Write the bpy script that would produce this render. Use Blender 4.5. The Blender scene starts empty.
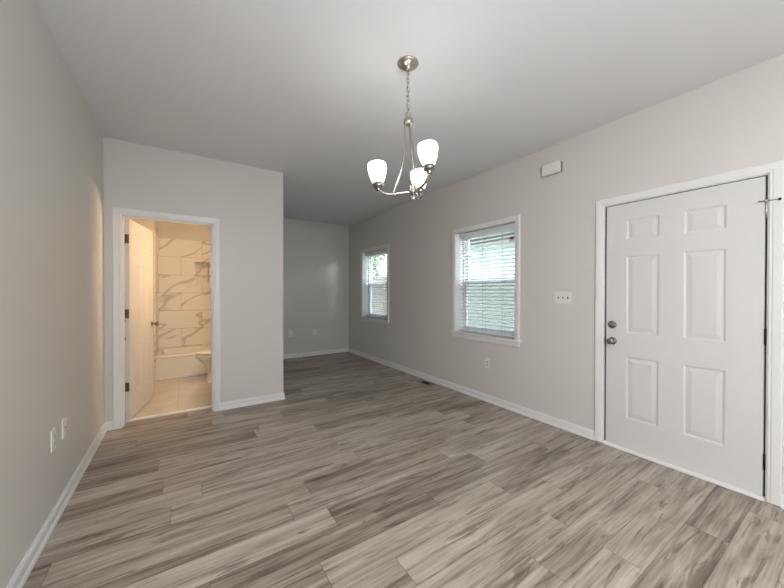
import bpy, bmesh, math, random
from mathutils import Vector, Matrix
random.seed(7)
S = bpy.context.scene
COL = S.collection
pi = math.pi

# ------------------------------------------------------------------ camera
F_PX, YAW, PITCH, ROLL, EYE = 319.9, .5807, -.0064, .0014, 1.303
cs, sn = math.cos(YAW), math.sin(YAW)
Fw = Vector((sn*math.cos(PITCH), cs*math.cos(PITCH), math.sin(PITCH)))
Rt = Vector((cs, -sn, 0)); Up = Rt.cross(Fw)
R2 = Rt*math.cos(ROLL) + Up*math.sin(ROLL); U2 = R2.cross(Fw)
cam = bpy.data.objects.new('camera', bpy.data.cameras.new('camera')); COL.objects.link(cam)
m = Matrix((R2, U2, -Fw)).transposed().to_4x4(); m.translation = Vector((0, 0, EYE)); cam.matrix_world = m
cam.data.sensor_fit = 'HORIZONTAL'; cam.data.sensor_width = 36; cam.data.lens = F_PX*36/784
cam.data.clip_start = .02; cam.data.clip_end = 200
S.camera = cam

# ------------------------------------------------------------------ world, sun, big lights, exposure
vs = S.view_settings
S.display_settings.display_device = 'sRGB'
vs.view_transform = 'Standard'; vs.look = 'None'; vs.gamma = 1; vs.exposure = 0.22; vs.use_curve_mapping = False
w = bpy.data.worlds.new('world'); S.world = w; w.use_nodes = True
nt = w.node_tree; bg = nt.nodes['Background']
sky = nt.nodes.new('ShaderNodeTexSky'); sky.sky_type = 'NISHITA'; sky.sun_disc = False
sky.sun_elevation = math.radians(50); sky.sun_rotation = math.radians(200); sky.air_density = 1.0; sky.dust_density = 2.5
hs = nt.nodes.new('ShaderNodeHueSaturation'); hs.inputs['Saturation'].default_value = .6
nt.links.new(sky.outputs[0], hs.inputs['Color']); nt.links.new(hs.outputs[0], bg.inputs[0]); bg.inputs[1].default_value = 2.3

def area(name, loc, target, sx, sy, power, color):
    L = bpy.data.lights.new(name, 'AREA'); L.shape = 'RECTANGLE'; L.size = sx; L.size_y = sy
    L.energy = power; L.color = color
    o = bpy.data.objects.new(name, L); COL.objects.link(o); o.location = loc
    o.rotation_euler = (Vector(target)-Vector(loc)).to_track_quat('-Z', 'Y').to_euler()
    return o
sunl = bpy.data.lights.new('sun', 'SUN'); sunl.energy = 1.5; sunl.angle = .01; sunl.color = (1, .95, .88)
suno = bpy.data.objects.new('sun', sunl); COL.objects.link(suno)
suno.rotation_euler = Vector((.55, .35, -.8)).to_track_quat('-Z', 'Y').to_euler()   # shines away from the house, onto the neighbour
area('rear_fill_light', (1.3, -2.85, 1.35), (1.3, 4, 1.35), 3.0, 2.0, 10, (.92, .96, 1.0))     # unseen fill lamp added in front of the closed rear wall
area('overhead_fill_light', (.7, -.8, 2.70), (.7, -.8, 0), 1.6, 1.2, 22, (.93, .96, 1.0))  # unseen overhead lamp added to brighten the room from behind the camera
pl = bpy.data.lights.new('point_fill_light', 'POINT'); pl.energy = 108; pl.shadow_soft_size = .28; pl.color = (.92, .955, 1.0)  # soft point lamp added unseen behind the camera to lift walls and ceiling
plo = bpy.data.objects.new('point_fill_light', pl); COL.objects.link(plo); plo.location = (.3, -.85, 1.65)

# ------------------------------------------------------------------ helpers
def lin(r, g, b):
    f = lambda c: (c/255/12.92) if c/255 <= .04045 else ((c/255+.055)/1.055)**2.4
    return (f(r), f(g), f(b), 1)

def mat(name, col, rough=.5, metal=0, spec=.5, bump=None, emit=None, emit_s=0, aniso=0, trans=0, coat=0):
    M = bpy.data.materials.new(name); M.use_nodes = True
    n = M.node_tree; p = n.nodes['Principled BSDF']
    p.inputs['Base Color'].default_value = col; p.inputs['Roughness'].default_value = rough
    p.inputs['Metallic'].default_value = metal; p.inputs['Specular IOR Level'].default_value = spec
    if coat: p.inputs['Coat Weight'].default_value = coat; p.inputs['Coat Roughness'].default_value = .1
    if emit: p.inputs['Emission Color'].default_value = emit; p.inputs['Emission Strength'].default_value = emit_s
    if bump:
        sc, st = bump
        tc = n.nodes.new('ShaderNodeTexCoord'); t = n.nodes.new('ShaderNodeTexNoise'); t.inputs['Scale'].default_value = sc
        t.inputs['Detail'].default_value = 3
        b = n.nodes.new('ShaderNodeBump'); b.inputs['Strength'].default_value = st; b.inputs['Distance'].default_value = .002
        n.links.new(tc.outputs['Object'], t.inputs['Vector']); n.links.new(t.outputs['Fac'], b.inputs['Height'])
        n.links.new(b.outputs['Normal'], p.inputs['Normal'])
    return M

class G:
    """tiny node-graph writer"""
    def __init__(s, M): s.t = M.node_tree; s.p = s.t.nodes['Principled BSDF']
    def n(s, kind, **kw):
        x = s.t.nodes.new(kind)
        for k, v in kw.items(): setattr(x, k, v)
        return x
    def put(s, sock, v):
        if isinstance(v, (int, float)): sock.default_value = v
        elif isinstance(v, tuple): sock.default_value = v
        else: s.t.links.new(v, sock)
    def m(s, op, a, b=0.0, c=None):
        x = s.n('ShaderNodeMath', operation=op); s.put(x.inputs[0], a); s.put(x.inputs[1], b)
        if c is not None: s.put(x.inputs[2], c)
        return x.outputs[0]
    def xyz(s, x, y, z):
        c = s.n('ShaderNodeCombineXYZ'); s.put(c.inputs[0], x); s.put(c.inputs[1], y); s.put(c.inputs[2], z); return c.outputs[0]
    def noise(s, vec, scale, detail=3, rough=.5, dist=0):
        x = s.n('ShaderNodeTexNoise'); s.put(x.inputs['Vector'], vec); x.inputs['Scale'].default_value = scale
        x.inputs['Detail'].default_value = detail; x.inputs['Roughness'].default_value = rough; x.inputs['Distortion'].default_value = dist
        return x.outputs['Fac']
    def ramp(s, f, stops):
        r = s.n('ShaderNodeValToRGB'); e = r.color_ramp.elements
        while len(e) < len(stops): e.new(.5)
        for i, (p, c) in enumerate(stops): e[i].position = p; e[i].color = c
        s.put(r.inputs[0], f); return r.outputs[0]
    def mix(s, f, a, b, blend='MIX'):
        x = s.n('ShaderNodeMix', data_type='RGBA', blend_type=blend); s.put(x.inputs[0], f); s.put(x.inputs[6], a); s.put(x.inputs[7], b)
        return x.outputs[2]

class MB:
    """collects shapes into one mesh"""
    def __init__(s): s.b = bmesh.new()
    def poly(s, pts, faces):
        v = [s.b.verts.new(p) for p in pts]
        out = []
        for f in faces:
            try: out.append(s.b.faces.new([v[i] for i in f]))
            except ValueError: pass
        return v, out
    def box(s, x0, x1, y0, y1, z0, z1, bev=0, seg=2):
        P = [(x, y, z) for x in (x0, x1) for y in (y0, y1) for z in (z0, z1)]
        v, f = s.poly(P, [(0, 1, 3, 2), (4, 6, 7, 5), (0, 4, 5, 1), (2, 3, 7, 6), (0, 2, 6, 4), (1, 5, 7, 3)])
        if bev:
            es = list({e for q in f for e in q.edges})
            bmesh.ops.bevel(s.b, geom=es, offset=bev, segments=seg, affect='EDGES', profile=.5)
        return s
    def loft(s, rings, cap0=True, cap1=True, closed=False):
        vs_ = [[s.b.verts.new(p) for p in r] for r in rings]; n = len(rings[0])
        pr = list(zip(vs_, vs_[1:])) + ([(vs_[-1], vs_[0])] if closed else [])
        for a, b in pr:
            for i in range(n):
                j = (i+1) % n
                try: s.b.faces.new((a[i], a[j], b[j], b[i]))
                except ValueError: pass
        if not closed:
            if cap0: s.b.faces.new(vs_[0][::-1])
            if cap1: s.b.faces.new(vs_[-1])
        return s
    def lathe(s, prof, c=(0, 0, 0), axis='Z', seg=32, cap0=True, cap1=True, T=None):
        c = Vector(c); rings = []
        for r, h in prof:
            r = max(r, 1e-5); ring = []
            for i in range(seg):
                a = 2*pi*i/seg; u, v = r*math.cos(a), r*math.sin(a)
                p = Vector((u, v, h)) if axis == 'Z' else (Vector((h, u, v)) if axis == 'X' else Vector((v, h, u)))
                p = c + p
                ring.append(T(p) if T else p)
            rings.append(ring)
        return s.loft(rings, cap0, cap1)
    def tube(s, pts, r, seg=12, closed=False, sx=1.0, T=None):
        pts = [Vector(p) for p in pts]; n = len(pts); rings = []; up = None
        for i, p in enumerate(pts):
            a = pts[i-1] if (i > 0 or closed) else p; b = pts[(i+1) % n] if (i < n-1 or closed) else p
            t = (b-a).normalized()
            if up is None:
                up = Vector((0, 0, 1)) if abs(t.z) < .9 else Vector((1, 0, 0))
            up = (up - t*up.dot(t)).normalized(); sd = t.cross(up)
            ri = r[i] if isinstance(r, (list, tuple)) else r
            rings.append([(T(q) if T else q) for q in [p + (up*math.cos(2*pi*k/seg)*sx + sd*math.sin(2*pi*k/seg))*ri for k in range(seg)]])
        return s.loft(rings, closed=closed)
    def sphere(s, c, r, seg=20, ring=12, sc=(1, 1, 1)):
        bmesh.ops.create_uvsphere(s.b, u_segments=seg, v_segments=ring, radius=r,
                                  matrix=Matrix.Translation(Vector(c)) @ Matrix.Diagonal((*sc, 1)))
        return s
    def build(s, name, m, parent=None, origin=(0, 0, 0), smooth=None):
        bmesh.ops.recalc_face_normals(s.b, faces=s.b.faces)
        o_ = Vector(origin)
        if o_.length: bmesh.ops.translate(s.b, vec=-o_, verts=s.b.verts)
        me = bpy.data.meshes.new(name); s.b.to_mesh(me); s.b.free()
        if m: me.materials.append(m)
        if smooth is not None:
            me.polygons.foreach_set('use_smooth', [True]*len(me.polygons))
            me.set_sharp_from_angle(angle=math.radians(smooth))
        o = bpy.data.objects.new(name, me); COL.objects.link(o)
        if parent: o.parent = parent
        elif o_.length: o.location = o_
        return o

def tag(o, label=None, cat=None, group=None, kind=None):
    if label: o['label'] = label
    if cat: o['category'] = cat
    if group: o['group'] = group
    if kind: o['kind'] = kind
    return o
def empty(name, loc, label=None, cat=None, group=None, kind=None, rz=0):
    o = bpy.data.objects.new(name, None); COL.objects.link(o); o.location = loc; o.rotation_euler = (0, 0, rz)
    o.empty_display_size = .1
    return tag(o, label, cat, group, kind)
def struct(o, label, cat): return tag(o, label, cat, None, 'structure')
def kids(o): return [c for c in COL.objects if c.parent == o]
def copy_tree(o, parent=None):
    c = o.copy(); COL.objects.link(c); c.parent = parent
    for ch in kids(o): copy_tree(ch, c)
    return c

# ------------------------------------------------------------------ dimensions of the room (metres)
XL, XR, YB, YF, XE, H = -.609, 3.039, 3.969, 6.359, 1.026, 2.743
YR = -3.0                       # rear wall, behind the camera
BT = .12                        # thickness of the bathroom wall
YBI = YB + BT                   # bathroom face of it
XPI = .926                      # bathroom face of the partition
YT = 6.46                       # face of the tile behind the tub
WALLT = .20                     # outside wall
DX0, DX1, DTOP = -.480, .280, 2.035      # bathroom doorway, clear
FY0, FY1, FTOP = .384, 1.300, 2.035      # front doorway, clear
WIN = [(2.183, 3.085, .785, 2.075), (4.786, 5.706, .805, 2.085)]

# ------------------------------------------------------------------ materials
def paint(name, col, rough=.42, spec=.5):
    M = mat(name, col, rough, spec=spec); g = G(M)
    tc = g.n('ShaderNodeTexCoord').outputs['Object']
    f = g.noise(tc, 260, 2); b = g.n('ShaderNodeBump'); b.inputs['Strength'].default_value = .05; b.inputs['Distance'].default_value = .001
    g.put(b.inputs['Height'], f); g.put(g.p.inputs['Normal'], b.outputs[0])
    big = g.noise(tc, 1.3, 3)
    g.put(g.p.inputs['Base Color'], g.mix(big, tuple(c*.97 for c in col[:3])+(1,), tuple(min(1, c*1.03) for c in col[:3])+(1,)))
    return M
M_wall = paint('greige_paint', lin(210, 206, 200), .42)
M_wallf = paint('greige_satin_paint', lin(206, 206, 198), .22)
M_ceil = paint('ceiling_paint', lin(226, 227, 229), .8, .2)
M_trim = mat('white_trim_paint', lin(226, 225, 223), .32)
M_door = mat('white_door_paint', lin(213, 211, 208), .36, bump=(90, .04))
M_vinyl = mat('white_vinyl', lin(228, 232, 236), .35)
M_blind = mat('white_blind_slat', lin(226, 228, 226), .38)
M_cord = mat('white_ladder_cord', lin(178, 184, 180), .8)
M_plast = mat('white_plastic', lin(226, 224, 218), .35)
M_plast2 = mat('white_receptacle_plastic', lin(205, 203, 197), .35)
M_slot = mat('dark_slot', lin(40, 38, 36), .6)
M_toggle = mat('grey_toggle_plastic', lin(120, 118, 112), .5)
M_nick = mat('brushed_nickel', lin(188, 182, 174), .26, metal=1, bump=(400, .05))
M_nickd = mat('polished_nickel', lin(150, 146, 140), .13, metal=1)
M_hinge = mat('dark_bronze_hinge', lin(112, 98, 84), .4, metal=.8)
M_black = mat('black_metal', lin(22, 21, 20), .45, metal=.6)
M_gap = mat('door_gasket', lin(52, 48, 44), .7)
M_shade = mat('frosted_glass_shade', lin(250, 248, 244), .3, emit=(.98, .985, 1, 1), emit_s=5.5)
M_globe = mat('warm_glass_globe', lin(250, 240, 220), .3, emit=(1, .68, .39, 1), emit_s=235)
M_chrome = mat('polished_chrome', lin(205, 205, 205), .1, metal=1)
M_porc = mat('white_porcelain', lin(232, 230, 224), .12, spec=.6)
M_tub = mat('white_tub_enamel', lin(228, 224, 214), .18)
M_cab = mat('white_cabinet', lin(220, 216, 208), .4)
M_top = mat('pale_counter', lin(226, 222, 214), .2)
M_thr = mat('white_threshold', lin(236, 234, 230), .3)
M_reg = mat('brown_register', lin(112, 102, 92), .5)
M_inside = mat('duct_shade_black', lin(12, 11, 10), .9)

# glass pane: mostly clear with a plain mirror share
M_glass = bpy.data.materials.new('window_glass'); M_glass.use_nodes = True
g = M_glass.node_tree; g.nodes.remove(g.nodes['Principled BSDF'])
tr = g.nodes.new('ShaderNodeBsdfTransparent'); tr.inputs[0].default_value = (.95, .98, .97, 1)
gl = g.nodes.new('ShaderNodeBsdfGlossy'); gl.inputs['Roughness'].default_value = .02
mx = g.nodes.new('ShaderNodeMixShader'); mx.inputs[0].default_value = .06
g.links.new(tr.outputs[0], mx.inputs[1]); g.links.new(gl.outputs[0], mx.inputs[2]); g.links.new(mx.outputs[0], g.nodes['Material Output'].inputs[0])
# insect screen on the lower sash: fine grey mesh, seen as a veil
M_screen = bpy.data.materials.new('insect_screen'); M_screen.use_nodes = True
g = M_screen.node_tree; g.nodes.remove(g.nodes['Principled BSDF'])
tr = g.nodes.new('ShaderNodeBsdfTransparent')
gl = g.nodes.new('ShaderNodeBsdfDiffuse'); gl.inputs[0].default_value = (.10, .105, .11, 1)
mx = g.nodes.new('ShaderNodeMixShader'); mx.inputs[0].default_value = .62
g.links.new(tr.outputs[0], mx.inputs[1]); g.links.new(gl.outputs[0], mx.inputs[2]); g.links.new(mx.outputs[0], g.nodes['Material Output'].inputs[0])

# vinyl plank floor: per-plank tone in colour attribute 'tone', grain along UV.x
M_floor = mat('vinyl_plank', lin(140, 132, 124), .42); g = G(M_floor)
uv = g.n('ShaderNodeUVMap', uv_map='grain').outputs[0]; ed = g.n('ShaderNodeUVMap', uv_map='edge').outputs[0]
at = g.n('ShaderNodeAttribute', attribute_name='tone'); sp = g.n('ShaderNodeSeparateColor'); g.put(sp.inputs[0], at.outputs['Color'])
mp = g.n('ShaderNodeMapping'); g.put(mp.inputs[0], uv); mp.inputs['Scale'].default_value = (.8, 9.5, 1)
broad = g.noise(mp.outputs[0], 1.9, 5, .6, .6)
mp2 = g.n('ShaderNodeMapping'); g.put(mp2.inputs[0], uv); mp2.inputs['Scale'].default_value = (1.1, 32.0, 1)
fine = g.noise(mp2.outputs[0], 2.2, 6, .62, .3)
mp3 = g.n('ShaderNodeMapping'); g.put(mp3.inputs[0], uv); mp3.inputs['Scale'].default_value = (1.3, 12.0, 1)
knot = g.noise(mp3.outputs[0], 1.7, 4, .6, .9)
v1 = g.m('ADD', g.m('MULTIPLY', broad, .64), g.m('MULTIPLY', fine, .36))
v2 = g.m('ADD', v1, g.m('MULTIPLY', g.m('SUBTRACT', sp.outputs[0], .48), .24))
wood = g.ramp(v2, [(.36, lin(104, 94, 83)), (.46, lin(144, 133, 120)), (.55, lin(171, 160, 147)), (.67, lin(193, 184, 172))])
spot = g.ramp(knot, [(.36, (.56, .535, .51, 1)), (.42, (1, 1, 1, 1))])
wood = g.mix(1.0, wood, spot, 'MULTIPLY')
es = g.n('ShaderNodeSeparateXYZ'); g.put(es.inputs[0], ed)
dv = g.m('MINIMUM', es.outputs[1], g.m('SUBTRACT', .175, es.outputs[1]))
du = g.m('MINIMUM', es.outputs[0], g.m('SUBTRACT', g.m('MULTIPLY', sp.outputs[1], 2.0), es.outputs[0]))
dd = g.m('MINIMUM', dv, du)
edge = g.n('ShaderNodeMapRange'); g.put(edge.inputs[0], dd); edge.inputs[1].default_value = 0.0003; edge.inputs[2].default_value = .0028
edge.inputs[3].default_value = .5; edge.inputs[4].default_value = 1
cb = g.n('ShaderNodeCombineColor'); [g.put(cb.inputs[i], edge.outputs[0]) for i in range(3)]
g.put(g.p.inputs['Base Color'], g.mix(1.0, wood, cb.outputs[0], 'MULTIPLY'))
g.put(g.p.inputs['Roughness'], g.m('ADD', .34, g.m('MULTIPLY', fine, .18)))
bp_ = g.n('ShaderNodeBump'); bp_.inputs['Strength'].default_value = .15; bp_.inputs['Distance'].default_value = .0015
g.put(bp_.inputs['Height'], g.m('ADD', fine, g.m('MULTIPLY', edge.outputs[0], 1.5))); g.put(g.p.inputs['Normal'], bp_.outputs[0])

# marble-look wall tile, 61 x 30 cm running bond
M_tile = mat('marble_tile', lin(228, 222, 212), .5, spec=.3); g = G(M_tile)
tc = g.n('ShaderNodeTexCoord').outputs['Object']; sx = g.n('ShaderNodeSeparateXYZ'); g.put(sx.inputs[0], tc)
hx = g.m('ADD', sx.outputs[0], g.m('SUBTRACT', sx.outputs[1], YT)); hz = g.m('SUBTRACT', sx.outputs[2], .385)
row = g.m('FLOOR', g.m('DIVIDE', hz, .30)); par = g.m('FLOORED_MODULO', row, 2)
xx = g.m('DIVIDE', g.m('ADD', g.m('ADD', hx, .014), g.m('MULTIPLY', par, .305)), .61)
colm = g.m('FLOOR', xx); fx = g.m('MULTIPLY', g.m('FRACT', xx), .61); fz = g.m('MULTIPLY', g.m('FRACT', g.m('DIVIDE', hz, .30)), .30)
d = g.m('MINIMUM', g.m('MINIMUM', fx, g.m('SUBTRACT', .61, fx)), g.m('MINIMUM', fz, g.m('SUBTRACT', .30, fz)))
wn = g.n('ShaderNodeTexWhiteNoise', noise_dimensions='2D'); g.put(wn.inputs[0], g.xyz(colm, row, 0))
off = g.m('MULTIPLY', wn.outputs[0], 9.0)
# veins climb to the right: stretch along a slanted axis
uu = g.m('ADD', g.m('MULTIPLY', fx, .90), g.m('MULTIPLY', fz, .42)); vv = g.m('SUBTRACT', g.m('MULTIPLY', fz, .90), g.m('MULTIPLY', fx, .42))
vec = g.xyz(g.m('ADD', g.m('MULTIPLY', uu, 1.2), off), g.m('ADD', g.m('MULTIPLY', vv, 3.6), off), off)
a = g.m('ABSOLUTE', g.m('SUBTRACT', g.noise(vec, .8, 2, .5, .25), .52))
vein = g.ramp(a, [(.0, lin(186, 180, 172)), (.010, lin(204, 198, 190)), (.035, lin(232, 227, 219))])
gro = g.ramp(d, [(.0012, lin(170, 160, 146)), (.0032, (1, 1, 1, 1))])
g.put(g.p.inputs['Base Color'], g.mix(1.0, vein, gro, 'MULTIPLY'))

# bathroom floor tile
M_bfl = mat('beige_floor_tile', lin(206, 198, 184), .25); g = G(M_bfl)
tc = g.n('ShaderNodeTexCoord').outputs['Object']; sx = g.n('ShaderNodeSeparateXYZ'); g.put(sx.inputs[0], tc)
ax = g.m('FRACT', g.m('DIVIDE', g.m('ADD', sx.outputs[0], 5.1), .46)); ay = g.m('FRACT', g.m('DIVIDE', sx.outputs[1], .46))
d = g.m('MINIMUM', g.m('MINIMUM', ax, g.m('SUBTRACT', 1, ax)), g.m('MINIMUM', ay, g.m('SUBTRACT', 1, ay)))
base = g.ramp(g.noise(tc, 5, 4), [(.3, lin(202, 194, 180)), (.7, lin(212, 205, 192))])
g.put(g.p.inputs['Base Color'], g.mix(1.0, base, g.ramp(d, [(.003, lin(226, 222, 214)), (.007, (1, 1, 1, 1))]), 'MULTIPLY'))

# outside
M_siding = mat('shaded_white_siding', lin(226, 228, 224), .6); g = G(M_siding)
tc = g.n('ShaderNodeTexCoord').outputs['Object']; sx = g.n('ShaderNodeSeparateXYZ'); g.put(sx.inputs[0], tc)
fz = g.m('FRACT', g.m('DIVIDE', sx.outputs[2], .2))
g.put(g.p.inputs['Base Color'], g.ramp(fz, [(.03, lin(100, 106, 102)), (.10, lin(146, 153, 147))]))  # wall shade put into the colour: white boards set to grey
M_roof = mat('grey_shingle', lin(92, 90, 88), .9, bump=(30, .4))
M_soffit = mat('shaded_fascia', lin(86, 92, 86), .7)  # eave shadow put into the fascia colour
M_hglass = mat('dark_house_glass', lin(46, 54, 56), .1)
M_leaf = mat('green_foliage', lin(92, 122, 62), .7); g = G(M_leaf)
tc = g.n('ShaderNodeTexCoord').outputs['Object']
g.put(g.p.inputs['Base Color'], g.ramp(g.noise(tc, 3, 4), [(.35, lin(44, 70, 34)), (.65, lin(98, 124, 70))]))
M_bark = mat('brown_bark', lin(96, 78, 62), .9, bump=(20, .5))
M_brick = mat('pale_pink_render', lin(168, 156, 150), .8)
M_lawn = mat('dull_green_lawn', lin(112, 118, 98), .9, bump=(12, .3))  # grass kept dark so less light bounces up under the slats

# ------------------------------------------------------------------ shell
def wall(name, ax, c0, c1, u0, u1, z0, z1, holes, m, label):
    """ax 'x': faces at x=c0/c1, runs along y; ax 'y': faces at y=c0/c1, runs along x.  holes = (u0,u1,z0,z1)"""
    b = MB(); us = sorted({u0, u1, *[h[0] for h in holes], *[h[1] for h in holes]}); zs = sorted({z0, z1, *[h[2] for h in holes], *[h[3] for h in holes]})
    us = [u for u in us if u0 <= u <= u1]; zs = [z for z in zs if z0 <= z <= z1]
    P = (lambda c, u, z: (c, u, z)) if ax == 'x' else (lambda c, u, z: (u, c, z))
    solid = lambda i, j: 0 <= i < len(us)-1 and 0 <= j < len(zs)-1 and not any(
        h[0]-1e-6 <= us[i] and us[i+1] <= h[1]+1e-6 and h[2]-1e-6 <= zs[j] and zs[j+1] <= h[3]+1e-6 for h in holes)
    Q = lambda p: b.poly(p, [(0, 1, 2, 3)])
    for i in range(len(us)-1):
        for j in range(len(zs)-1):
            if not solid(i, j): continue
            a, e, f, h_ = us[i], us[i+1], zs[j], zs[j+1]
            for c in (c0, c1): Q([P(c, a, f), P(c, e, f), P(c, e, h_), P(c, a, h_)])
            if not solid(i-1, j): Q([P(c0, a, f), P(c1, a, f), P(c1, a, h_), P(c0, a, h_)])
            if not solid(i+1, j): Q([P(c0, e, f), P(c1, e, f), P(c1, e, h_), P(c0, e, h_)])
            if not solid(i, j-1): Q([P(c0, a, f), P(c1, a, f), P(c1, e, f), P(c0, e, f)])
            if not solid(i, j+1): Q([P(c0, a, h_), P(c1, a, h_), P(c1, e, h_), P(c0, e, h_)])
    bmesh.ops.remove_doubles(b.b, verts=b.b.verts, dist=1e-5)
    return struct(b.build(name, m), label, 'wall')

# floor of individual planks (one mesh, tone per plank)
def plank_floor():
    bm = bmesh.new(); ug = bm.loops.layers.uv.new('grain'); ue = bm.loops.layers.uv.new('edge'); cl = bm.loops.layers.float_color.new('tone')
    ends = {0: 2.37, 1: 1.80, 2: 1.434, 3: 1.793, 4: .87, 5: 1.77, 6: 1.32, 7: .726, 8: .533, 9: .695, 10: 1.162, 12: -.11, 13: .567, 14: -.15}
    tones = {(7, .726): .78, (10, 1.162): .72, (4, 2.09): .7, (0, 3.59): .3, (5, 2.99): .28, (1, 3.02): .62, (3, 1.793): .6}
    rnd = random.Random(3)
    def face(x0, x1, y0, y1, xs, L, yb, tone, ox, oy):
        v = [bm.verts.new(p) for p in ((x0, y0, 0), (x1, y0, 0), (x1, y1, 0), (x0, y1, 0))]
        f = bm.faces.new(v)
        for l in f.loops:
            x, y = l.vert.co.x, l.vert.co.y
            l[ug].uv = (x-xs+ox, y-yb+oy); l[ue].uv = (x-xs, y-yb); l[cl] = (tone, L/2, 0, 1)
    x_lo, x_hi, y_lo, y_hi = XL-.05, XR+.06, YR, YF+.02
    k0 = math.floor((y_lo-.42)/.175); k1 = math.ceil((y_hi-.42)/.175)
    for k in range(k0, k1):
        yb = .42+.175*k; L = 1.22
        s = ends.get(k, rnd.uniform(0, L)); s -= L*math.ceil((s-x_lo)/L)
        while s < x_hi:
            e = s+L
            tone = min(1, max(0, rnd.gauss(.52, .16)))
            for (kk, en), tv in tones.items():
                if kk == k and abs(en-e) < .06: tone = tv
            y0, y1 = max(yb, y_lo), min(yb+.175, y_hi)
            ox, oy = rnd.uniform(0, 90), rnd.uniform(0, 90)
            a, b_ = max(s, x_lo), min(e, x_hi)
            if b_ > a and y1 > y0:
                if y0 < YB+.13 < y1:                      # bathroom side stops at the threshold
                    face(a, b_, y0, YB+.13, s, L, yb, tone, ox, oy)
                    if b_ > XE-.05: face(max(a, XE-.05), b_, YB+.13, y1, s, L, yb, tone, ox, oy)
                elif y0 >= YB+.13:
                    if b_ > XE-.05: face(max(a, XE-.05), b_, y0, y1, s, L, yb, tone, ox, oy)
                else: face(a, b_, y0, y1, s, L, yb, tone, ox, oy)
            s = e
    bmesh.ops.recalc_face_normals(bm, faces=bm.faces)
    for f in bm.faces:
        if f.normal.z < 0: f.normal_flip()
    me = bpy.data.meshes.new('floor'); bm.to_mesh(me); bm.free(); me.materials.append(M_floor)
    o = bpy.data.objects.new('floor', me); COL.objects.link(o)
    return struct(o, 'grey brown wood look vinyl plank floor of the main room', 'floor')
plank_floor()
b = MB(); b.box(XL-.05, XPI+.05, YB+.13, YT+.1, -.05, .012)
struct(b.build('floor_bathroom', M_bfl), 'beige tile floor inside the lit bathroom', 'floor')
b = MB(); b.box(XL-.2, XR+.2, YR-.15, YT+.2, H, H+.12)
struct(b.build('ceiling', M_ceil), 'plain pale grey white ceiling above the whole room', 'ceiling')

wall('wall_left', 'x', XL-.12, XL, YR-.12, YT+.2, 0, H, [], M_wall, 'bare greige wall along the left side with two cover plates low down')
fd = (FY0-.022, FY1+.022, -.01, FTOP+.022)
wall('wall_right', 'x', XR, XR+WALLT, YR-.12, YF+.12, -.01, H, [fd]+[(a-.012, e+.012, f-.02, h+.012) for a, e, f, h in WIN], M_wall,
     'long greige wall on the right holding two windows and the front door')
wall('wall_back', 'y', YB, YBI, XL, XE, 0, H, [(DX0-.02, DX1+.02, -.01, DTOP+.02)], M_wall, 'greige wall around the bathroom doorway')
wall('wall_partition', 'x', XPI, XE, YBI, YF, 0, H, [], M_wall, 'side wall between the bathroom and the dim alcove')
wall('wall_far', 'y', YF, YF+.12, XPI, XR, 0, H, [], M_wallf, 'dim greige far wall of the alcove with two low cover plates')
wall('wall_rear', 'y', YR-.12, YR, XL, XR, 0, H, [], M_wall, 'greige rear wall behind the viewpoint')
NI = (.182, .400, 1.452, 1.812)          # niche
wall('wall_bathroom', 'y', YT+.012, YT+.16, XL, XPI, 0, H, [NI], M_wall, 'painted bathroom end wall above the marble tile')
wall('wall_wing', 'x', XL, -.337, 5.74, YT+.012, 0, H, [], M_wall, 'short bathroom wall at the left end of the tub')
# tiled surfaces (one mesh): back with niche lining, side strip
b = MB()
bx = [(-.325, NI[0], .37, 2.185), (NI[1], XPI, .37, 2.185), (NI[0], NI[1], .37, NI[2]), (NI[0], NI[1], NI[3], 2.185)]
for x0, x1, z0, z1 in bx: b.box(x0, x1, YT, YT+.0121, z0, z1)
b.box(-.337, -.325, 5.735, YT+.012, .012, 2.185)
struct(b.build('wall_tile', M_tile), 'marble look wall tiles with grey veins above the bathtub', 'tiled wall')
b = MB(); n0, n1, n2, n3 = NI
b.poly([(n0, YT, n2), (n1, YT, n2), (n1, YT, n3), (n0, YT, n3), (n0, YT+.065, n2), (n1, YT+.065, n2), (n1, YT+.065, n3), (n0, YT+.065, n3)],
       [(4, 5, 6, 7), (0, 1, 5, 4), (1, 2, 6, 5), (2, 3, 7, 6), (3, 0, 4, 7)])
no = b.build('trim_niche', M_tile); struct(no, 'recessed marble shower niche in the tiled wall above the tub', 'niche')
for p in no.data.polygons: p.flip()

# baseboards: profile swept along straight runs
BASE = [(0, 0), (.019, 0), (.019, .010), (.016, .020), (.012, .027), (.012, .060), (.010, .070), (.006, .077), (.006, .083), (0, .083)]
def baseboard(name, runs, label):
    """runs: list of (p0, p1, inward normal, extend0, extend1) on the floor"""
    b = MB()
    for (p0, p1, nrm, e0, e1) in runs:
        p0, p1, nn = Vector((*p0, 0)), Vector((*p1, 0)), Vector((*nrm, 0)); t = (p1-p0).normalized()
        r0 = [p0 + nn*d + Vector((0, 0, z)) + t*(-e0*d) for d, z in BASE]
        r1 = [p1 + nn*d + Vector((0, 0, z)) + t*(e1*d) for d, z in BASE]
        b.loft([r0, r1])
    return struct(b.build(name, M_trim), label, 'baseboard')
CW = .062
baseboard('baseboard_left', [((XL, YR), (XL, YB), (1, 0), 0, -1)], 'white baseboard along the foot of the left wall')
baseboard('baseboard_back', [((XL, YB), (DX0-.006-CW+.003, YB), (0, -1), -1, 0)], 'very short white baseboard left of the bathroom door')
baseboard('baseboard_corner', [((DX1+.006+CW-.003, YB), (XE, YB), (0, -1), 0, 1), ((XE, YB), (XE, YF), (1, 0), 1, -1)],
          'white baseboard between bathroom door and alcove, wrapping the corner')
baseboard('baseboard_far', [((XE, YF), (XR, YF), (0, -1), -1, -1)], 'white baseboard at the foot of the dim far wall')
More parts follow.
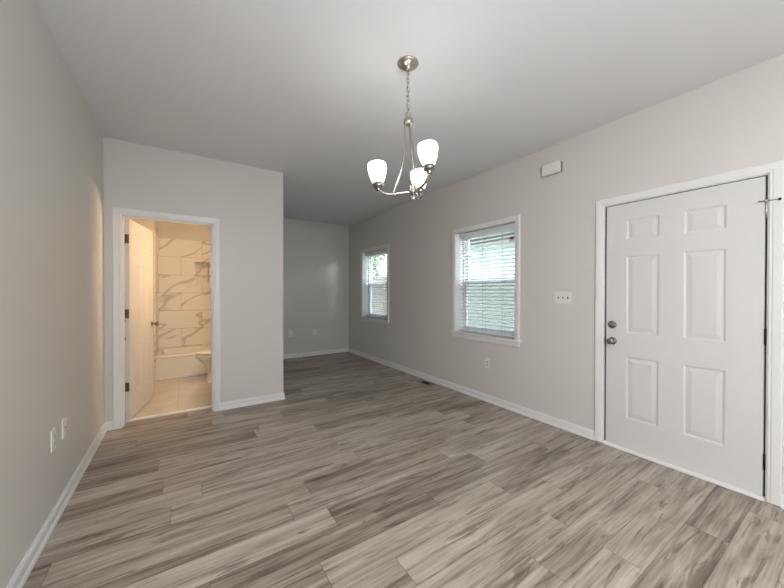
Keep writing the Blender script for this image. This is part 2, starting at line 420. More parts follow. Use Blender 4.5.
baseboard('baseboard_right', [((XR, FY1+.006+CW-.003), (XR, YF), (-1, 0), 0, -1)], 'long white baseboard under the two windows')
baseboard('baseboard_entry', [((XR, YR), (XR, FY0-.006-CW+.003), (-1, 0), 0, 0)], 'white baseboard stub past the hinge side of the front door')

# mitred casing round an opening
CAS = [(0, 0), (0, .009), (.004, .012), (.014, .012), (.020, .015), (.046, .017), (.056, .017), (CW, .012), (CW, 0)]
def casing(ax, c, sgn, u0, u1, z0, z1, four=False):
    """profile swept round left, head, right (and sill when four); sgn = direction the trim stands out"""
    P = (lambda u, z, d: (c+sgn*d, u, z)) if ax == 'x' else (lambda u, z, d: (u, c+sgn*d, z))
    b = MB()
    rings = [[P(u0-w_, z0, d) for w_, d in CAS], [P(u0-w_, z1+w_, d) for w_, d in CAS],
             [P(u1+w_, z1+w_, d) for w_, d in CAS], [P(u1+w_, z0, d) for w_, d in CAS]]
    return b.loft(rings)
def jamb(ax, c0, c1, u0, u1, z0, z1, t, sill=False):
    b = MB()
    B = (lambda a, e, f, h: b.box(c0, c1, a, e, f, h)) if ax == 'x' else (lambda a, e, f, h: b.box(a, e, c0, c1, f, h))
    B(u0-t, u0, z0, z1); B(u1, u1+t, z0, z1); B(u0-t, u1+t, z1, z1+t)
    if sill: B(u0-t, u1+t, z0-t, z0)
    return b

# raised-panel door slab: local x across (0..w), z up, front face at y=0, back at y=t
def slab(w_, h_, t, panels):
    b = MB()
    for (y, sg) in ((0, 1), (t, -1)):
        us = sorted({0, w_, *[p[0] for p in panels], *[p[1] for p in panels]}); zs = sorted({0, h_, *[p[2] for p in panels], *[p[3] for p in panels]})
        for i in range(len(us)-1):
            for j in range(len(zs)-1):
                cx_, cz_ = (us[i]+us[i+1])/2, (zs[j]+zs[j+1])/2
                if any(p[0] < cx_ < p[1] and p[2] < cz_ < p[3] for p in panels): continue
                b.poly([(us[i], y, zs[j]), (us[i+1], y, zs[j]), (us[i+1], y, zs[j+1]), (us[i], y, zs[j+1])], [(0, 1, 2, 3)])
        for a, e, f, h in panels:
            prev = None
            for ins, dep in ((0, 0), (.005, .0015), (.012, .0055), (.019, .0055), (.044, .0015), (.047, .001)):
                r = [(a+ins, y+sg*dep, f+ins), (e-ins, y+sg*dep, f+ins), (e-ins, y+sg*dep, h-ins), (a+ins, y+sg*dep, h-ins)]
                vs_ = [b.b.verts.new(p) for p in r]
                if prev:
                    for i in range(4): b.b.faces.new((prev[i], prev[(i+1) % 4], vs_[(i+1) % 4], vs_[i]))
                prev = vs_
            b.b.faces.new(prev)
    for q in ([(0, 0, 0), (0, t, 0), (0, t, h_), (0, 0, h_)], [(w_, 0, 0), (w_, t, 0), (w_, t, h_), (w_, 0, h_)],
              [(0, 0, 0), (w_, 0, 0), (w_, t, 0), (0, t, 0)], [(0, 0, h_), (w_, 0, h_), (w_, t, h_), (0, t, h_)]):
        b.poly(q, [(0, 1, 2, 3)])
    bmesh.ops.remove_doubles(b.b, verts=b.b.verts, dist=1e-5)
    return b

# ------------------------------------------------------------------ front door (closed, in the right wall)
d1 = empty('door_1', (XR, (FY0+FY1)/2, 0), 'closed white six panel front door in the right wall', 'door', None, 'structure')
O1 = d1.location.copy()
SY0, SY1, SZ0, SZ1 = .3945, 1.286, .022, 2.029
SXF = XR+.006
# map local x (from knob edge to hinge edge) to world -y ; face to -x
pan = []
for (yh, yl) in ((1.140, .923), (.781, .563)):
    for (z0, z1) in ((1.728, 1.897), (.968, 1.600), (.268, .780)):
        pan.append((SY1-yh, SY1-yl, z0-SZ0, z1-SZ0))
b = slab(SY1-SY0, SZ1-SZ0, .044, pan)
for v in b.b.verts:
    x, y, z = v.co; v.co = (SXF+y, SY1-x, SZ0+z)
b.build('door_slab', M_door, d1, O1)
jamb('x', XR-.001, XR+WALLT, FY0, FY1, 0, FTOP, .021).build('door_jamb', M_trim, d1, O1)
casing('x', XR, -1, FY0-.006, FY1+.006, .006, FTOP+.006).build('door_casing', M_trim, d1, O1)
b = MB()                                               # dark weatherstrip in the gap round the slab
b.box(SXF+.010, SXF+.045, FY0+.0005, SY0-.0005, 0.022, SZ1); b.box(SXF+.010, SXF+.045, SY1+.0005, FY1-.0005, .022, SZ1)
b.box(SXF+.010, SXF+.045, FY0+.0005, FY1-.0005, SZ1+.0005, FTOP-.0005)
b.build('weatherstrip', M_gap, d1, O1)
b = MB()
b.box(XR-.020, XR+.014, FY0+.001, FY1-.001, .0005, .021, .005); b.box(XR+.012, XR+.16, FY0+.001, FY1-.001, .0005, .0195)
b.build('threshold', M_thr, d1, O1)
def knobset(b, y, z, x):
    b.lathe([(.0, .0), (.031, .0), (.032, .003), (.030, .007), (.024, .010), (.012, .013), (.011, .032), (.016, .036), (.025, .042), (.0285, .052), (.027, .061), (.020, .067), (.0, .069)],
            (0, 0, 0), 'X', 28)
b = MB(); b.lathe([(0, 0), (.031, 0), (.032, .003), (.030, .007), (.022, .010), (.012, .013), (.011, .030), (.016, .034), (.024, .040), (.0275, .049), (.026, .058), (.019, .064), (0, .066)], (0, 0, 0), 'X', 28)
for v in b.b.verts: v.co = (SXF-v.co.x, 1.236+v.co.y, .893+v.co.z)
kn = b.build('door_knob', M_nickd, d1, O1, 40)
b = MB(); b.lathe([(0, 0), (.032, 0), (.033, .004), (.030, .012), (.024, .015), (0, .016)], (0, 0, 0), 'X', 28)
for v in b.b.verts: v.co = (SXF-v.co.x, 1.239+v.co.y, 1.030+v.co.z)
db = b.build('deadbolt', M_nickd, d1, O1, 40)
b = MB(); b.box(SXF-.034, SXF-.014, 1.2355, 1.2425, 1.014, 1.046, .003); b.build('thumb_turn', M_nickd, db, O1, 40)
b = MB(); b.box(SXF-.002, SXF+.008, SY1+.001, SY1+.013, .870, .920, .001); b.build('strike_plate', M_hinge, d1, O1)
for zc in (1.825, 1.028, .243):
    b = MB(); b.lathe([(.001, -.054), (.004, -.051), (.0065, -.048), (.0065, .048), (.004, .051), (.001, .054)], (SXF-.003, FY0+.004, zc), 'Z', 14)
    hn = b.build('door_hinge', M_nick if zc > 1.5 else M_black, d1, O1, 40)
    b = MB(); b.box(SXF-.001, SXF+.005, FY0+.0006, SY0+.0008, zc-.045, zc+.045); b.build('hinge_leaf', M_nick if zc > 1.5 else M_black, hn, O1)
# hinge-pin door stop on the top hinge
b = MB(); zc = 1.872
b.tube([(SXF-.010, FY0+.040, zc+.003), (SXF-.014, FY0+.004, zc), (SXF-.022, FY0-.046, zc-.003)], .0038, 10)
b.lathe([(.003, -.008), (.009, -.007), (.010, 0), (.009, .007), (.003, .008)], (SXF-.008, FY0+.004, zc), 'Z', 14)
ds = b.build('door_stop', M_nick, d1, O1, 40)
b = MB(); b.lathe([(.003, -.007), (.008, -.006), (.0085, .004), (.003, .007)], (SXF-.022, FY0-.050, zc-.003), 'Y', 12); b.build('rubber_tip', M_black, ds, O1, 40)
b = MB(); b.lathe([(.002, -.004), (.0055, -.003), (.0055, .003), (.002, .004)], (SXF-.010, FY0+.042, zc+.003), 'Y', 12); b.build('rubber_tip', M_plast, ds, O1, 40)

# ------------------------------------------------------------------ bathroom door (standing open into the bathroom)
d2 = empty('door_2', (DX0, YBI, 0), 'open white six panel bathroom door with warm light on it', 'door', None, 'structure')
O2 = d2.location.copy()
jamb('y', YB-.001, YBI+.001, DX0, DX1, 0, DTOP, .019).build('door_jamb', M_trim, d2, O2)
b = MB()
b.box(DX0, DX0+.011, YB+.030, YBI-.040, 0, DTOP); b.box(DX1-.011, DX1, YB+.030, YBI-.040, 0, DTOP); b.box(DX0, DX1, YB+.030, YBI-.040, DTOP-.011, DTOP)
b.build('jamb_stop', M_trim, d2, O2)
casing('y', YB, -1, DX0-.006, DX1+.006, 0, DTOP+.006).build('door_casing', M_trim, d2, O2)
casing('y', YBI, 1, DX0-.006, DX1+.006, 0.012, DTOP+.006).build('door_casing', M_trim, d2, O2)
DW, DH, DT, DZ = .755, 2.005, .035, .022
ANG = math.radians(79)
pw = [(.115, .335), (.420, .640)]; pz = [(1.700, 1.870), (.945, 1.575), (.245, .755)]
piv = Vector((DX0+.004, YBI+.006, 0))
def opened(p):                                          # closed-door coordinates (x from hinge, y -DT..0) swung about the pin
    q = Matrix.Rotation(ANG, 4, 'Z') @ Vector(p); return q + piv
b = slab(DW, DH, DT, [(a, e, f, h) for a, e in pw for f, h in pz])
for v in b.b.verts: v.co = opened((v.co.x+.002, v.co.y-DT-.004, v.co.z+DZ))
b.build('door_slab', M_door, d2, O2)
for zc in (1.826, 1.082, .354):
    b = MB(); b.lathe([(.001, -.050), (.006, -.045), (.006, .045), (.001, .050)], (piv.x, piv.y+.001, zc), 'Z', 14)
    hn = b.build('door_hinge', M_hinge, d2, O2, 40)
    b = MB(); b.box(.0002, .0018, -DT-.001, -.004, zc-.045, zc+.045)
    for v in b.b.verts: v.co = opened(v.co)
    b.build('hinge_leaf', M_hinge, hn, O2)
    b = MB(); b.box(DX0+.0002, DX0+.002, YBI-.034, YBI, zc-.045, zc+.045); b.build('hinge_leaf', M_hinge, hn, O2)
PK = [(0, 0), (.031, 0), (.032, .003), (.029, .008), (.012, .012), (.011, .032), (.016, .036), (.024, .042), (.0275, .051), (.026, .060), (.019, .066), (0, .068)]
for sg in (-1, 1):
    b = MB(); b.lathe(PK, (0, 0, 0), 'Y', 24)
    for v in b.b.verts:
        x, y, z = v.co; v.co = opened((x+DW-.06, (-DT-.004-y) if sg < 0 else (-.004+y), z+.920))
    b.build('door_knob', M_nickd, d2, O2, 40)
for zc in (1.015, .838):
    b = MB(); b.box(DX0+.0002, DX0+.012, YBI-.028, YBI-.002, zc-.018, zc+.018, .003); b.build('strike_plate', M_black, d2, O2)
b = MB(); b.box(DX0+.001, DX1-.001, YBI+.012, YBI+.046, .0, .020, .005)
struct(b.build('trim_threshold', M_thr), 'pale threshold strip across the bathroom doorway', 'threshold')

# ------------------------------------------------------------------ windows
def window(n, a, e, f, h, label):
    o = empty('window_%d' % n, (XR, (a+e)/2, f), label, 'window', None, 'structure'); O = o.location.copy()
    CWs = CW
    P = lambda u, z, d: (XR-d, u, z)
    b = MB(); b.loft([[P(a-w_, f, d) for w_, d in CAS], [P(a-w_, h+w_, d) for w_, d in CAS], [P(e+w_, h+w_, d) for w_, d in CAS], [P(e+w_, f, d) for w_, d in CAS]])
    b.build('window_casing', M_trim, o, O)
    jamb('x', XR-.001, XR+.125, a, e, f, h, .011).build('window_jamb', M_trim, o, O)
    b = MB(); b.box(XR-.038, XR+.125, a-CWs-.018, e+CWs+.018, f-.019, f, .004)
    # notch the stool to the opening behind the wall face
    b.b.free(); b = MB(); b.box(XR-.038, XR, a-CWs-.020, e+CWs+.020, f-.019, f, .004); b.box(XR-.001, XR+.125, a-.0105, e+.0105, f-.0185, f-.0005)
    b.build('window_sill', M_trim, o, O)
    b = MB(); b.box(XR-.014, XR, a-CWs, e+CWs, f-.076, f-.019, .003); b.build('window_apron', M_trim, o, O)
    # vinyl unit
    x0, x1 = XR+.125, XR+.19
    b = MB(); t = .032
    b.box(x0, x1, a-.011, a+t, f-.01, h+.011); b.box(x0, x1, e-t, e+.011, f-.01, h+.011); b.box(x0, x1, a, e, h-t, h+.011); b.box(x0, x1, a, e, f-.01, f+t)
    b.build('window_frame', M_vinyl, o, O)
    mid = f + (h-f)*.5; r = .036
    for k, (z0, z1, xs) in enumerate(((f+t, mid+.02, x0+.006), (mid-.02, h-t, x0+.034))):
        b = MB(); x2 = xs+.026
        b.box(xs, x2, a+t, a+t+r, z0, z1); b.box(xs, x2, e-t-r, e-t, z0, z1); b.box(xs, x2, a+t+r, e-t-r, z0, z0+r); b.box(xs, x2, a+t+r, e-t-r, z1-r, z1)
        s_ = b.build('lower_sash' if k == 0 else 'upper_sash', M_vinyl, o, O)
        b = MB(); b.box(xs+.011, xs+.015, a+t+r, e-t-r, z0+r, z1-r); b.build('glass_pane', M_glass, s_, O)
    b = MB(); b.poly([(x1+.003, a+t*.4, f+.01), (x1+.003, e-t*.4, f+.01), (x1+.003, e-t*.4, mid), (x1+.003, a+t*.4, mid)], [(0, 1, 2, 3)])
    b.build('insect_screen', M_screen, o, O)
    return o
window(1, *WIN[0], 'nearer of the two windows, beside the front door')
window(2, *WIN[1], 'farther of the two windows, in the dim alcove')

def blind(a, e, f, h, tilt, label):
    o = empty('window_blind', (XR+.09, (a+e)/2, f), label, 'blind', 'white slatted window blinds'); O = o.location.copy()
    xc = XR+.088; y0, y1 = a+.010, e-.010
    b = MB(); b.box(xc-.026, xc+.028, y0, y1, h-.052, h-.003, .002); hr = b.build('headrail', M_blind, o, O)
    b = MB(); b.box(xc-.036, xc-.029, y0-.004, y1+.004, h-.066, h-.004, .002); b.build('valance', M_blind, hr, O)
    b = MB(); pitch = .0435; z = h-.085; wv = .0245
    while z > f+.055:
        pr = [(-wv, -.0030), (-wv*.5, .0), (0, .0012), (wv*.5, .0), (wv, -.0030)]
        top = [(u*math.cos(tilt)-q*math.sin(tilt), u*math.sin(tilt)+q*math.cos(tilt)) for u, q in pr]
        bot = [(u*math.cos(tilt)-(q-.0028)*math.sin(tilt), u*math.sin(tilt)+(q-.0028)*math.cos(tilt)) for u, q in pr]
        ring = top + bot[::-1]
        b.loft([[(xc+u, yy, z+q) for u, q in ring] for yy in (y0, y1)])
        z -= pitch
    zl = z
    b.build('slats', M_blind, o, O)
    b = MB(); b.box(xc-.025, xc+.025, y0, y1, f+.008, f+.030, .003); b.build('bottom_rail', M_blind, o, O)
    for t_ in (.10, .42, .74):
        y = e-(e-a)*t_-.02
        b = MB()
        for dx in (-.027, .027): b.box(xc+dx-.0008, xc+dx+.0008, y-.0034, y+.0034, f+.03, h-.05)
        b.build('ladder_cord', M_cord, o, O)
    return o, O, xc
TILT = math.radians(-10)
bl, O, xc = blind(*WIN[0], TILT, 'white slatted blind in the nearer window beside the front door')
y = WIN[0][0]+.085
b = MB(); b.box(xc-.031, xc-.030, y-.028, y+.030, 1.868, 1.925); tg = b.build('warning_tag', mat('pale_tag', lin(226, 196, 184), .6), bl, O)
tag(tg, 'pale tag with a dark band')
b = MB(); b.box(xc-.0316, xc-.0311, y-.027, y+.029, 1.902, 1.925); b.build('tag_band', M_slot, tg, O)
blind(*WIN[1], TILT, 'white slatted blind in the farther window of the alcove')

# ------------------------------------------------------------------ cover plates
def plate(name, w_, h_, label, cat, loc, rz, group=None):
    o = empty(name, loc, label, cat, group, None, rz)
    b = MB(); b.box(-w_/2, w_/2, -.006, 0, -h_/2, h_/2, .0025); return o, b.build('cover_plate', M_plast, o)
def outlet(label, loc, rz):
    o, p = plate('power_outlet', .073, .118, label, 'outlet', loc, rz, 'duplex power outlets')
    for s in (-1, 1):
        b = MB(); b.lathe([(.0165, -.0085), (.0165, -.005)], (0, 0, s*.0195), 'Y', 20)
        rc = b.build('receptacle', M_plast2, o)
        b = MB(); 
        for dx in (-.006, .006): b.box(dx-.001, dx+.001, -.0088, -.0084, s*.0195-.001, s*.0195+.007)
        b.lathe([(.0025, -.0088), (.0025, -.0084)], (0, 0, s*.0195-.008), 'Y', 10)
        b.build('slots', M_slot, rc)
    b = MB(); b.lathe([(.003, -.0072), (.003, -.0058)], (0, 0, 0), 'Y', 10); b.build('screw', M_plast2, o)
    return o
def jack(label, loc, rz):
    o, p = plate('cable_plate', .073, .118, label, 'wall plate', loc, rz, 'plain low wall plates')
    b = MB(); b.lathe([(.0055, -.013), (.0055, -.006), (.008, -.0058)], (0, 0, 0), 'Y', 12); b.build('cable_jack', M_nick, o)
    for s in (-1, 1):
        b = MB(); b.lathe([(.003, -.0072), (.003, -.0058)], (0, 0, s*.042), 'Y', 10); b.build('screw', M_plast2, o)
    return o
# rz: local -y faces into the room.  right wall faces -x: rz=-90deg ; left wall faces +x: rz=90deg ; far wall faces -y: rz=0
outlet('white outlet low on the right wall under the nearer window', (XR, 2.556, .455), -pi/2)
outlet('small white outlet low on the right wall under the alcove window', (XR, 4.68, .455), -pi/2)
outlet('white duplex outlet low on the far alcove wall, left of the plain plate', (1.789, YF, .478), 0)
jack('plain white plate on the far alcove wall, right of the duplex outlet', (2.286, YF, .478), 0)
outlet('white cover plate low on the left wall, nearer the viewpoint', (XL, 2.54, .470), pi/2)
jack('white cover plate low on the left wall, nearer the bathroom door', (XL, 2.735, .470), pi/2)
sw, p = plate('light_switch', .163, .117, 'white three gang switch plate on the right wall between window and front door', 'light switch', (XR, 1.654, 1.250), -pi/2)
for dx in (-.046, 0, .046):
    b = MB(); b.box(dx-.0055, dx+.0055, -.0072, -.0055, -.012, .012); sl = b.build('toggle_collar', M_toggle, sw)
    b = MB(); b.box(dx-.0035, dx+.0035, -.0175, -.007, -.002, .009, .001); b.build('toggle', M_toggle, sw)
    for s in (-1, 1):
        b = MB(); b.lathe([(.0028, -.0072), (.0028, -.0058)], (dx, 0, s*.030), 'Y', 10); b.build('screw', M_plast2, sw)

# door chime box high on the right wall
ch = empty('door_chime', (XR, 1.765, 2.503), 'white rectangular door chime box high on the right wall above the switch', 'door chime', None, None, -pi/2)
b = MB(); b.box(-.084, .098, -.012, 0, -.050, .050, .002); b.build('chime_base', M_toggle, ch)
b = MB(); b.box(-.086, .090, -.046, -.012, -.052, .052, .004); b.build('chime_cover', M_plast, ch)

# floor register near the right baseboard
rg = empty('floor_register', (2.915, 3.555, 0), 'small floor register with a dark opening beside the right baseboard', 'floor register')
b = MB(); L1, L2, W1, W2 = .135, .078, .058, .030
b.box(-W1, W1, -L1, -L2, .0005, .005, .002); b.box(-W1, W1, L2, L1, .0005, .005, .002); b.box(-W1, -W2, -L2, L2, .0005, .005, .002); b.box(W2, W1, -L2, L2, .0005, .005, .002)
b.build('register_frame', M_reg, rg)
b = MB(); b.box(-W2, W2, -L2, L2, .0004, .0012); b.build('duct_opening', M_inside, rg)  # flat black sheet, the shade inside the duct put into its colour
b = MB()
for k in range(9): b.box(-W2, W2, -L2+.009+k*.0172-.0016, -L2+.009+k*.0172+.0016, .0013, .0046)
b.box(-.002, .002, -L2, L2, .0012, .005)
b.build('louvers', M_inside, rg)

# ------------------------------------------------------------------ chandelier
CX, CY = 1.191, 1.636
cd = empty('chandelier', (CX, CY, H), 'brushed nickel chandelier with three glowing white glass shades hanging from the ceiling', 'chandelier')
OC = cd.location.copy()
b = MB(); b.lathe([(0, 0), (.067, 0), (.068, -.006), (.064, -.012), (.045, -.026), (.022, -.036), (.012, -.040), (.010, -.052), (0, -.054)], (CX, CY, H), 'Z', 40)
b.build('canopy', M_nick, cd, OC, 50)
ZL = 2.42
zt = H-.052
def link(b, c, R_, rot):
    pts = []
    for i in range(16):
        a = 2*pi*i/16; u, v = (.0100)*math.cos(a), (.0105 if True else 0)*math.sin(a) + (.006 if math.sin(a) > 0 else -.006)
        pts.append(Vector(c) + Vector((u*math.cos(rot), u*math.sin(rot), v)))
    b.tube(pts, .0023, 6, closed=True)
b = MB(); n = 9; dz = (zt-(ZL+.022))/n
for k in range(n+1): link(b, (CX, CY, zt-.004-k*dz), 0, YAW*-1+(pi/2 if k % 2 else 0)+.5)
b.build('chain', M_nick, cd, OC, 60)
b = MB(); b.tube([(CX+.004*math.sin(k*1.9), CY+.004*math.cos(k*1.9), zt-(zt-2.36)*k/10) for k in range(11)], .0024, 8); b.build('supply_cord', mat('clear_grey_cord', lin(150, 148, 146), .4), cd, OC, 60)
Rh, Fh = Vector((cs, -sn, 0)), Vector((sn, cs, 0))
TA, TB = .060, -.085
def hang(p):                                            # local (right, depth, z) about the loop, hanging slightly out of plumb
    x, y, z = p; z -= ZL
    x, z = x*math.cos(TA)-z*math.sin(TA), x*math.sin(TA)+z*math.cos(TA)
    y, z = y*math.cos(TB)-z*math.sin(TB), y*math.sin(TB)+z*math.cos(TB)
    return Vector((CX, CY, ZL)) + Rh*x + Fh*y + Vector((0, 0, z))
b = MB(); b.tube([hang((.017*math.cos(a), .004*math.sin(a), ZL-.002+.021*math.sin(a))) for a in [2*pi*i/24 for i in range(24)]], .0030, 8, closed=True)
b.build('loop_ring', M_nick, cd, OC, 60)
b = MB(); b.lathe([(0, 2.398), (.010, 2.398), (.012, 2.392), (.028, 2.388), (.032, 2.378), (.031, 2.362), (.026, 2.354), (0, 2.352)], (0, 0, 0), 'Z', 28, T=hang)
b.build('top_cap', M_nick, cd, OC, 50)
b = MB(); b.lathe([(0, 1.958), (.016, 1.958), (.018, 1.954), (.018, 1.930), (.026, 1.926), (.027, 1.912), (.020, 1.905), (.010, 1.902), (0, 1.901)], (0, 0, 0), 'Z', 28, T=hang)
b.build('hub', M_nick, cd, OC, 50)
b = MB(); b.lathe([(0, 1.902), (.008, 1.902), (.009, 1.896), (.015, 1.888), (.017, 1.878), (.013, 1.867), (.005, 1.860), (0, 1.858)], (0, 0, 0), 'Z', 24, T=hang)
b.build('finial', M_nick, cd, OC, 50)
AR = .192
def spline(P, n=10):
    P = [Vector(p) for p in P]; out = []
    for i in range(len(P)-1):
        p0, p1, p2, p3 = P[max(i-1, 0)], P[i], P[i+1], P[min(i+2, len(P)-1)]
        for k in range(n):
            t = k/n
            out.append(.5*((2*p1)+(p2-p0)*t+(2*p0-5*p1+4*p2-p3)*t*t+(3*p1-p0-3*p2+p3)*t**3))
    return out+[P[-1]]
for k in range(3):
    th = 3.182 + k*2*pi/3 + (0, .02, .03)[k]; ca, sa = math.cos(th), math.sin(th)      # arms sit a little unevenly, as in the fixture
    dzk = (-.032, -.013, -.012)[k]; lift = lambda r: dzk*max(0, (r-.08)/.11)
    A = lambda r, z: (r*ca-.020*min(1, r/.19), r*sa, z+lift(r))
    b = MB(); b.tube([hang(p) for p in spline([A(.012, 1.918), A(.070, 1.915), A(.118, 1.920), A(.160, 1.940), A(.184, 1.966), A(AR, 1.980)])], .0092, 12)
    ar = b.build('arm', M_nick, cd, OC, 60)
    b = MB(); b.lathe([(0, 1.966), (.014, 1.968), (.017, 1.976), (.020, 1.984), (.030, 1.988), (.033, 1.993), (.033, 2.012), (.030, 2.016), (0, 2.016)], A(AR, 0), 'Z', 28, T=hang)
    b.build('socket_cup', M_nickd, ar, OC, 50)
    b = MB()
    prof = [(r_*.97, z_) for r_, z_ in [(.027, 2.012), (.034, 2.020), (.043, 2.040), (.0505, 2.062), (.0565, 2.086), (.0598, 2.108), (.0600, 2.122), (.0585, 2.132), (.0560, 2.136), (.0540, 2.135),
            (.0560, 2.128), (.0572, 2.118), (.0568, 2.106), (.0535, 2.086), (.0475, 2.062), (.040, 2.042), (.030, 2.024), (.0, 2.020)]]
    b.lathe(prof, A(AR, 0), 'Z', 36, cap0=True, cap1=True, T=hang)
    b.build('glass_shade', M_shade, ar, OC, 60)
    b = MB(); b.tube([hang(p) for p in spline([A(.019, 2.372), A(.023, 2.30), A(.031, 2.20), A(.052, 2.09), A(.082, 1.99), A(.110, 1.922)])], .0056, 10, sx=1.0)
    b.build('support_rod', M_nick, cd, OC, 60)

# ------------------------------------------------------------------ bathroom fittings
# bathtub
tb = empty('bathtub', (.30, 6.10, .012), 'white bathtub with plain apron below the marble tile', 'bathtub'); OT = tb.location.copy()
TX0, TX1, TY0, TY1, TZ = -.322, XPI-.004, 5.742, YT-.002, .368
b = MB()
def rr(x0, x1, y0, y1, z, r, n=6):
    out = []
    for cx_, cy_, a0 in ((x1-r, y1-r, 0), (x0+r, y1-r, pi/2), (x0+r, y0+r, pi), (x1-r, y0+r, 3*pi/2)):
        for i in range(n+1):
            a = a0+pi/2*i/n; out.append((cx_+r*math.cos(a), cy_+r*math.sin(a), z))
    return out
b.loft([rr(TX0, TX1, TY0+.012, TY1, .013, .004), rr(TX0, TX1, TY0+.012, TY1, TZ-.045, .004), rr(TX0, TX1, TY0, TY1, TZ-.035, .004), rr(TX0, TX1, TY0, TY1, TZ-.012, .006), rr(TX0+.006, TX1-.006, TY0+.008, TY1-.002, TZ, .01),
        rr(TX0+.06, TX1-.06, TY0+.085, TY1-.05, TZ, .12), rr(TX0+.075, TX1-.075, TY0+.10, TY1-.065, TZ-.03, .12), rr(TX0+.14, TX1-.12, TY0+.16, TY1-.12, .10, .12), rr(TX0+.20, TX1-.18, TY0+.20, TY1-.17, .075, .10)])
b.build('tub_body', M_tub, tb, OT, 40)
b = MB(); b.box(TX0, TX1, TY0-.010, TY0+.011, .013, .052, .006); b.build('apron_strip', M_tub, tb, OT)
b = MB(); b.lathe([(.0, .0), (.028, 0), (.028, .004), (0, .006)], (.45, 6.12, .076), 'Z', 20); b.build('drain', M_chrome, tb, OT, 40)

# toilet, backed to the partition, bowl pointing to the left
tl = empty('toilet', (.56, 5.29, .012), 'white toilet bowl standing in front of the bathtub', 'toilet'); OL = tl.location.copy()
TYc = 5.29; XB = XPI-.010
def egg(xf, xb, hw, z, n=28):
    """egg outline: front at xf (small x), back at xb"""
    cx_ = xf+(xb-xf)*.52; out = []
    for i in range(n):
        a = 2*pi*i/n; c_, s_ = math.cos(a), math.sin(a)
        lx = (xb-cx_) if c_ > 0 else (cx_-xf)
        out.append((cx_+lx*c_*(1 if c_ > 0 else 1), TYc+hw*s_*(1-.12*max(0, -c_)**2), z))
    return out
b = MB()
b.loft([egg(.285, .80, .112, .013), egg(.285, .80, .112, .045), egg(.300, .78, .098, .075), egg(.305, .77, .095, .18), egg(.275, .76, .115, .25), egg(.215, .74, .150, .315), egg(.172, .72, .174, .360), egg(.150, .71, .186, .388), egg(.150, .71, .186, .402), egg(.156, .70, .182, .407),
        egg(.20, .64, .14, .406), egg(.23, .62, .125, .33), egg(.30, .55, .07, .25)])
b.build('toilet_bowl', M_porc, tl, OL, 50)
b = MB(); b.loft([egg(.168, .66, .172, .414), egg(.164, .66, .175, .419), egg(.168, .66, .172, .426), egg(.222, .60, .122, .426), egg(.222, .60, .122, .414)], closed=True)
[b.box(x_, x_+.03, TYc+y_-.01, TYc+y_+.01, .405, .416) for x_, y_ in ((.30, .145), (.30, -.145), (.60, .12), (.60, -.12))]
b.build('seat_ring', M_porc, tl, OL, 50)
b = MB(); b.loft([egg(.160, .67, .180, .430), egg(.156, .67, .184, .436), egg(.162, .67, .180, .444), egg(.22, .62, .13, .448)]); b.build('seat_lid', M_porc, tl, OL, 50)
b = MB(); b.box(.725, XB, TYc-.22, TYc+.22, .395, .74, .025, 4); tk = b.build('tank', M_porc, tl, OL, 40)
b = MB(); b.box(.712, XB, TYc-.232, TYc+.232, .741, .778, .012, 3); b.build('tank_lid', M_porc, tk, OL, 40)
b = MB(); b.lathe([(.014, 0), (.014, .012), (.006, .016), (0, .016)], (0, 0, 0), 'X', 14)
for v in b.b.verts: v.co = (.724-v.co.x, TYc-.16+v.co.y, .68+v.co.z)
b.tube([(.712, TYc-.16, .68), (.706, TYc-.12, .676), (.706, TYc-.085, .672)], .006, 8); b.build('flush_lever', M_chrome, tk, OL, 40)

# vanity and its light on the partition
vn = empty('bathroom_vanity', (.68, 4.50, .012), 'white bathroom vanity cabinet against the partition beside the toilet', 'vanity'); OV = vn.location.copy()
b = MB(); b.box(.45, XPI-.002, 4.235, 4.685, .012, .80, .003); cb_ = b.build('cabinet', M_cab, vn, OV)
for y0, y1 in ((4.245, 4.455), (4.465, 4.675)):
    b = slab(y1-y0, .60, .018, [(.05, y1-y0-.05, .05, .55)])
    for v in b.b.verts: v.co = (.432+v.co.y, y0+v.co.x, .12+v.co.z)
    dr = b.build('cabinet_door', M_cab, cb_, OV)
b = MB(); b.box(.415, XPI-.002, 4.215, 4.705, .80, .835, .006); b.build('counter', M_top, vn, OV)
b = MB(); b.lathe([(.022, 0), (.020, .01), (.012, .02), (.011, .11), (.010, .13), (0, .134)], (.84, 4.43, .835), 'Z', 16); b.tube([(.84, 4.43, .945), (.79, 4.43, .955), (.74, 4.43, .935)], .009, 10)
b.build('faucet', M_chrome, vn, OV, 40)
VLY, VLZ = 4.43, 1.735
vl = empty('vanity_light', (XPI, VLY, VLZ), 'warm two globe bathroom light on the partition above the vanity', 'lamp'); OV2 = vl.location.copy()
b = MB(); b.box(XPI-.022, XPI-.001, VLY-.13, VLY+.13, VLZ-.035, VLZ+.035, .006); b.build('back_plate', M_nick, vl, OV2)
for y in (VLY-.065, VLY+.065):
    b = MB(); b.tube([(XPI-.02, y, VLZ), (XPI-.07, y, VLZ), (XPI-.085, y, VLZ+.015)], .007, 8); sk = b.build('lamp_arm', M_nick, vl, OV2, 50)
    b = MB(); b.sphere((XPI-.085, y, VLZ+.065), .048, 20, 12); b.build('glass_globe', M_globe, sk, OV2, 80)

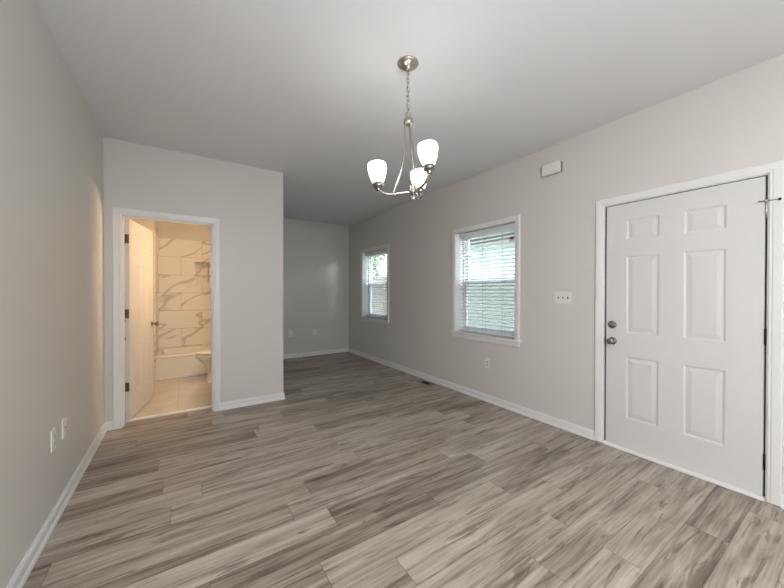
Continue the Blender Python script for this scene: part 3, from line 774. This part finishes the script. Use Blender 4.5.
# ------------------------------------------------------------------ outdoors, seen between the slats
b = MB(); b.box(XR+WALLT, 40, -20, 45, -.5, -.25); struct(b.build('ground_outside', M_lawn), 'dull green lawn outside the windows', 'ground')
nh = empty('neighbor_house', (9.6, 5.0, -.25), 'white sided neighbouring house seen through the nearer window', 'house'); OH = nh.location.copy()
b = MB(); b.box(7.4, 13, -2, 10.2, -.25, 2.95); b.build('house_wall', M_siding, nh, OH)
b = MB(); b.poly([(6.9, -2.5, 2.9), (6.9, 10.7, 2.9), (10.2, 10.7, 4.9), (10.2, -2.5, 4.9), (13.5, -2.5, 2.9), (13.5, 10.7, 2.9), (6.9, -2.5, 3.02), (6.9, 10.7, 3.02), (10.2, 10.7, 5.05), (10.2, -2.5, 5.05), (13.5, -2.5, 3.02), (13.5, 10.7, 3.02)],
                  [(0, 1, 2, 3), (3, 2, 5, 4), (6, 7, 8, 9), (9, 8, 11, 10), (0, 1, 7, 6), (4, 5, 11, 10), (0, 3, 9, 6), (3, 4, 10, 9), (1, 2, 8, 7), (2, 5, 11, 8)])
b.build('roof', M_roof, nh, OH)
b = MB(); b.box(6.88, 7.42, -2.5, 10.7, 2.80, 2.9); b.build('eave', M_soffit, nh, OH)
sh = empty('garden_shed', (9.5, 14.5, -.25), 'pale pinkish shed seen through the alcove window', 'shed'); OS = sh.location.copy()
b = MB(); b.box(8.0, 11.0, 13.0, 17.5, -.25, 2.0); b.build('shed_wall', M_brick, sh, OS)
b = MB(); b.poly([(7.8, 12.8, 2.0), (11.2, 12.8, 2.0), (11.2, 17.7, 2.0), (7.8, 17.7, 2.0), (9.5, 12.8, 2.35), (9.5, 17.7, 2.35)], [(0, 1, 2, 3), (0, 3, 5, 4), (1, 4, 5, 2), (0, 4, 1), (3, 2, 5)])
b.build('shed_roof', M_brick, sh, OS)
def tree(x, y, hgt, cr, label, seed):
    rnd = random.Random(seed)
    o = empty('leafy_tree', (x, y, -.25), label, 'tree', 'trees outside the windows'); O = o.location.copy()
    b = MB(); b.tube([(x, y, -.25), (x+.05, y, hgt*.35), (x-.05, y+.08, hgt*.7)], [.16, .12, .06], 10); b.build('trunk', M_bark, o, O, 50)
    b = MB()
    for k in range(900):
        while True:
            p = Vector([rnd.uniform(-1, 1) for _ in range(3)])
            if .35 < p.length < 1: break
        c = Vector((x, y, hgt*.68)) + Vector((p.x*cr, p.y*cr, p.z*hgt*.36))
        u = Vector([rnd.gauss(0, 1) for _ in range(3)]).normalized(); v = u.orthogonal().normalized(); s_ = rnd.uniform(.10, .2)
        b.poly([c-u*s_, c+v*s_*.6, c+u*s_, c-v*s_*.6], [(0, 1, 2, 3)])
    b.build('foliage', M_leaf, o, O)
tree(9.0, 19.5, 6.5, 2.6, 'leafy green tree behind the shed, seen through the alcove window', 1)
tree(6.6, 12.4, 5.2, 1.3, 'smaller green tree before the shed, seen through the alcove window', 2)
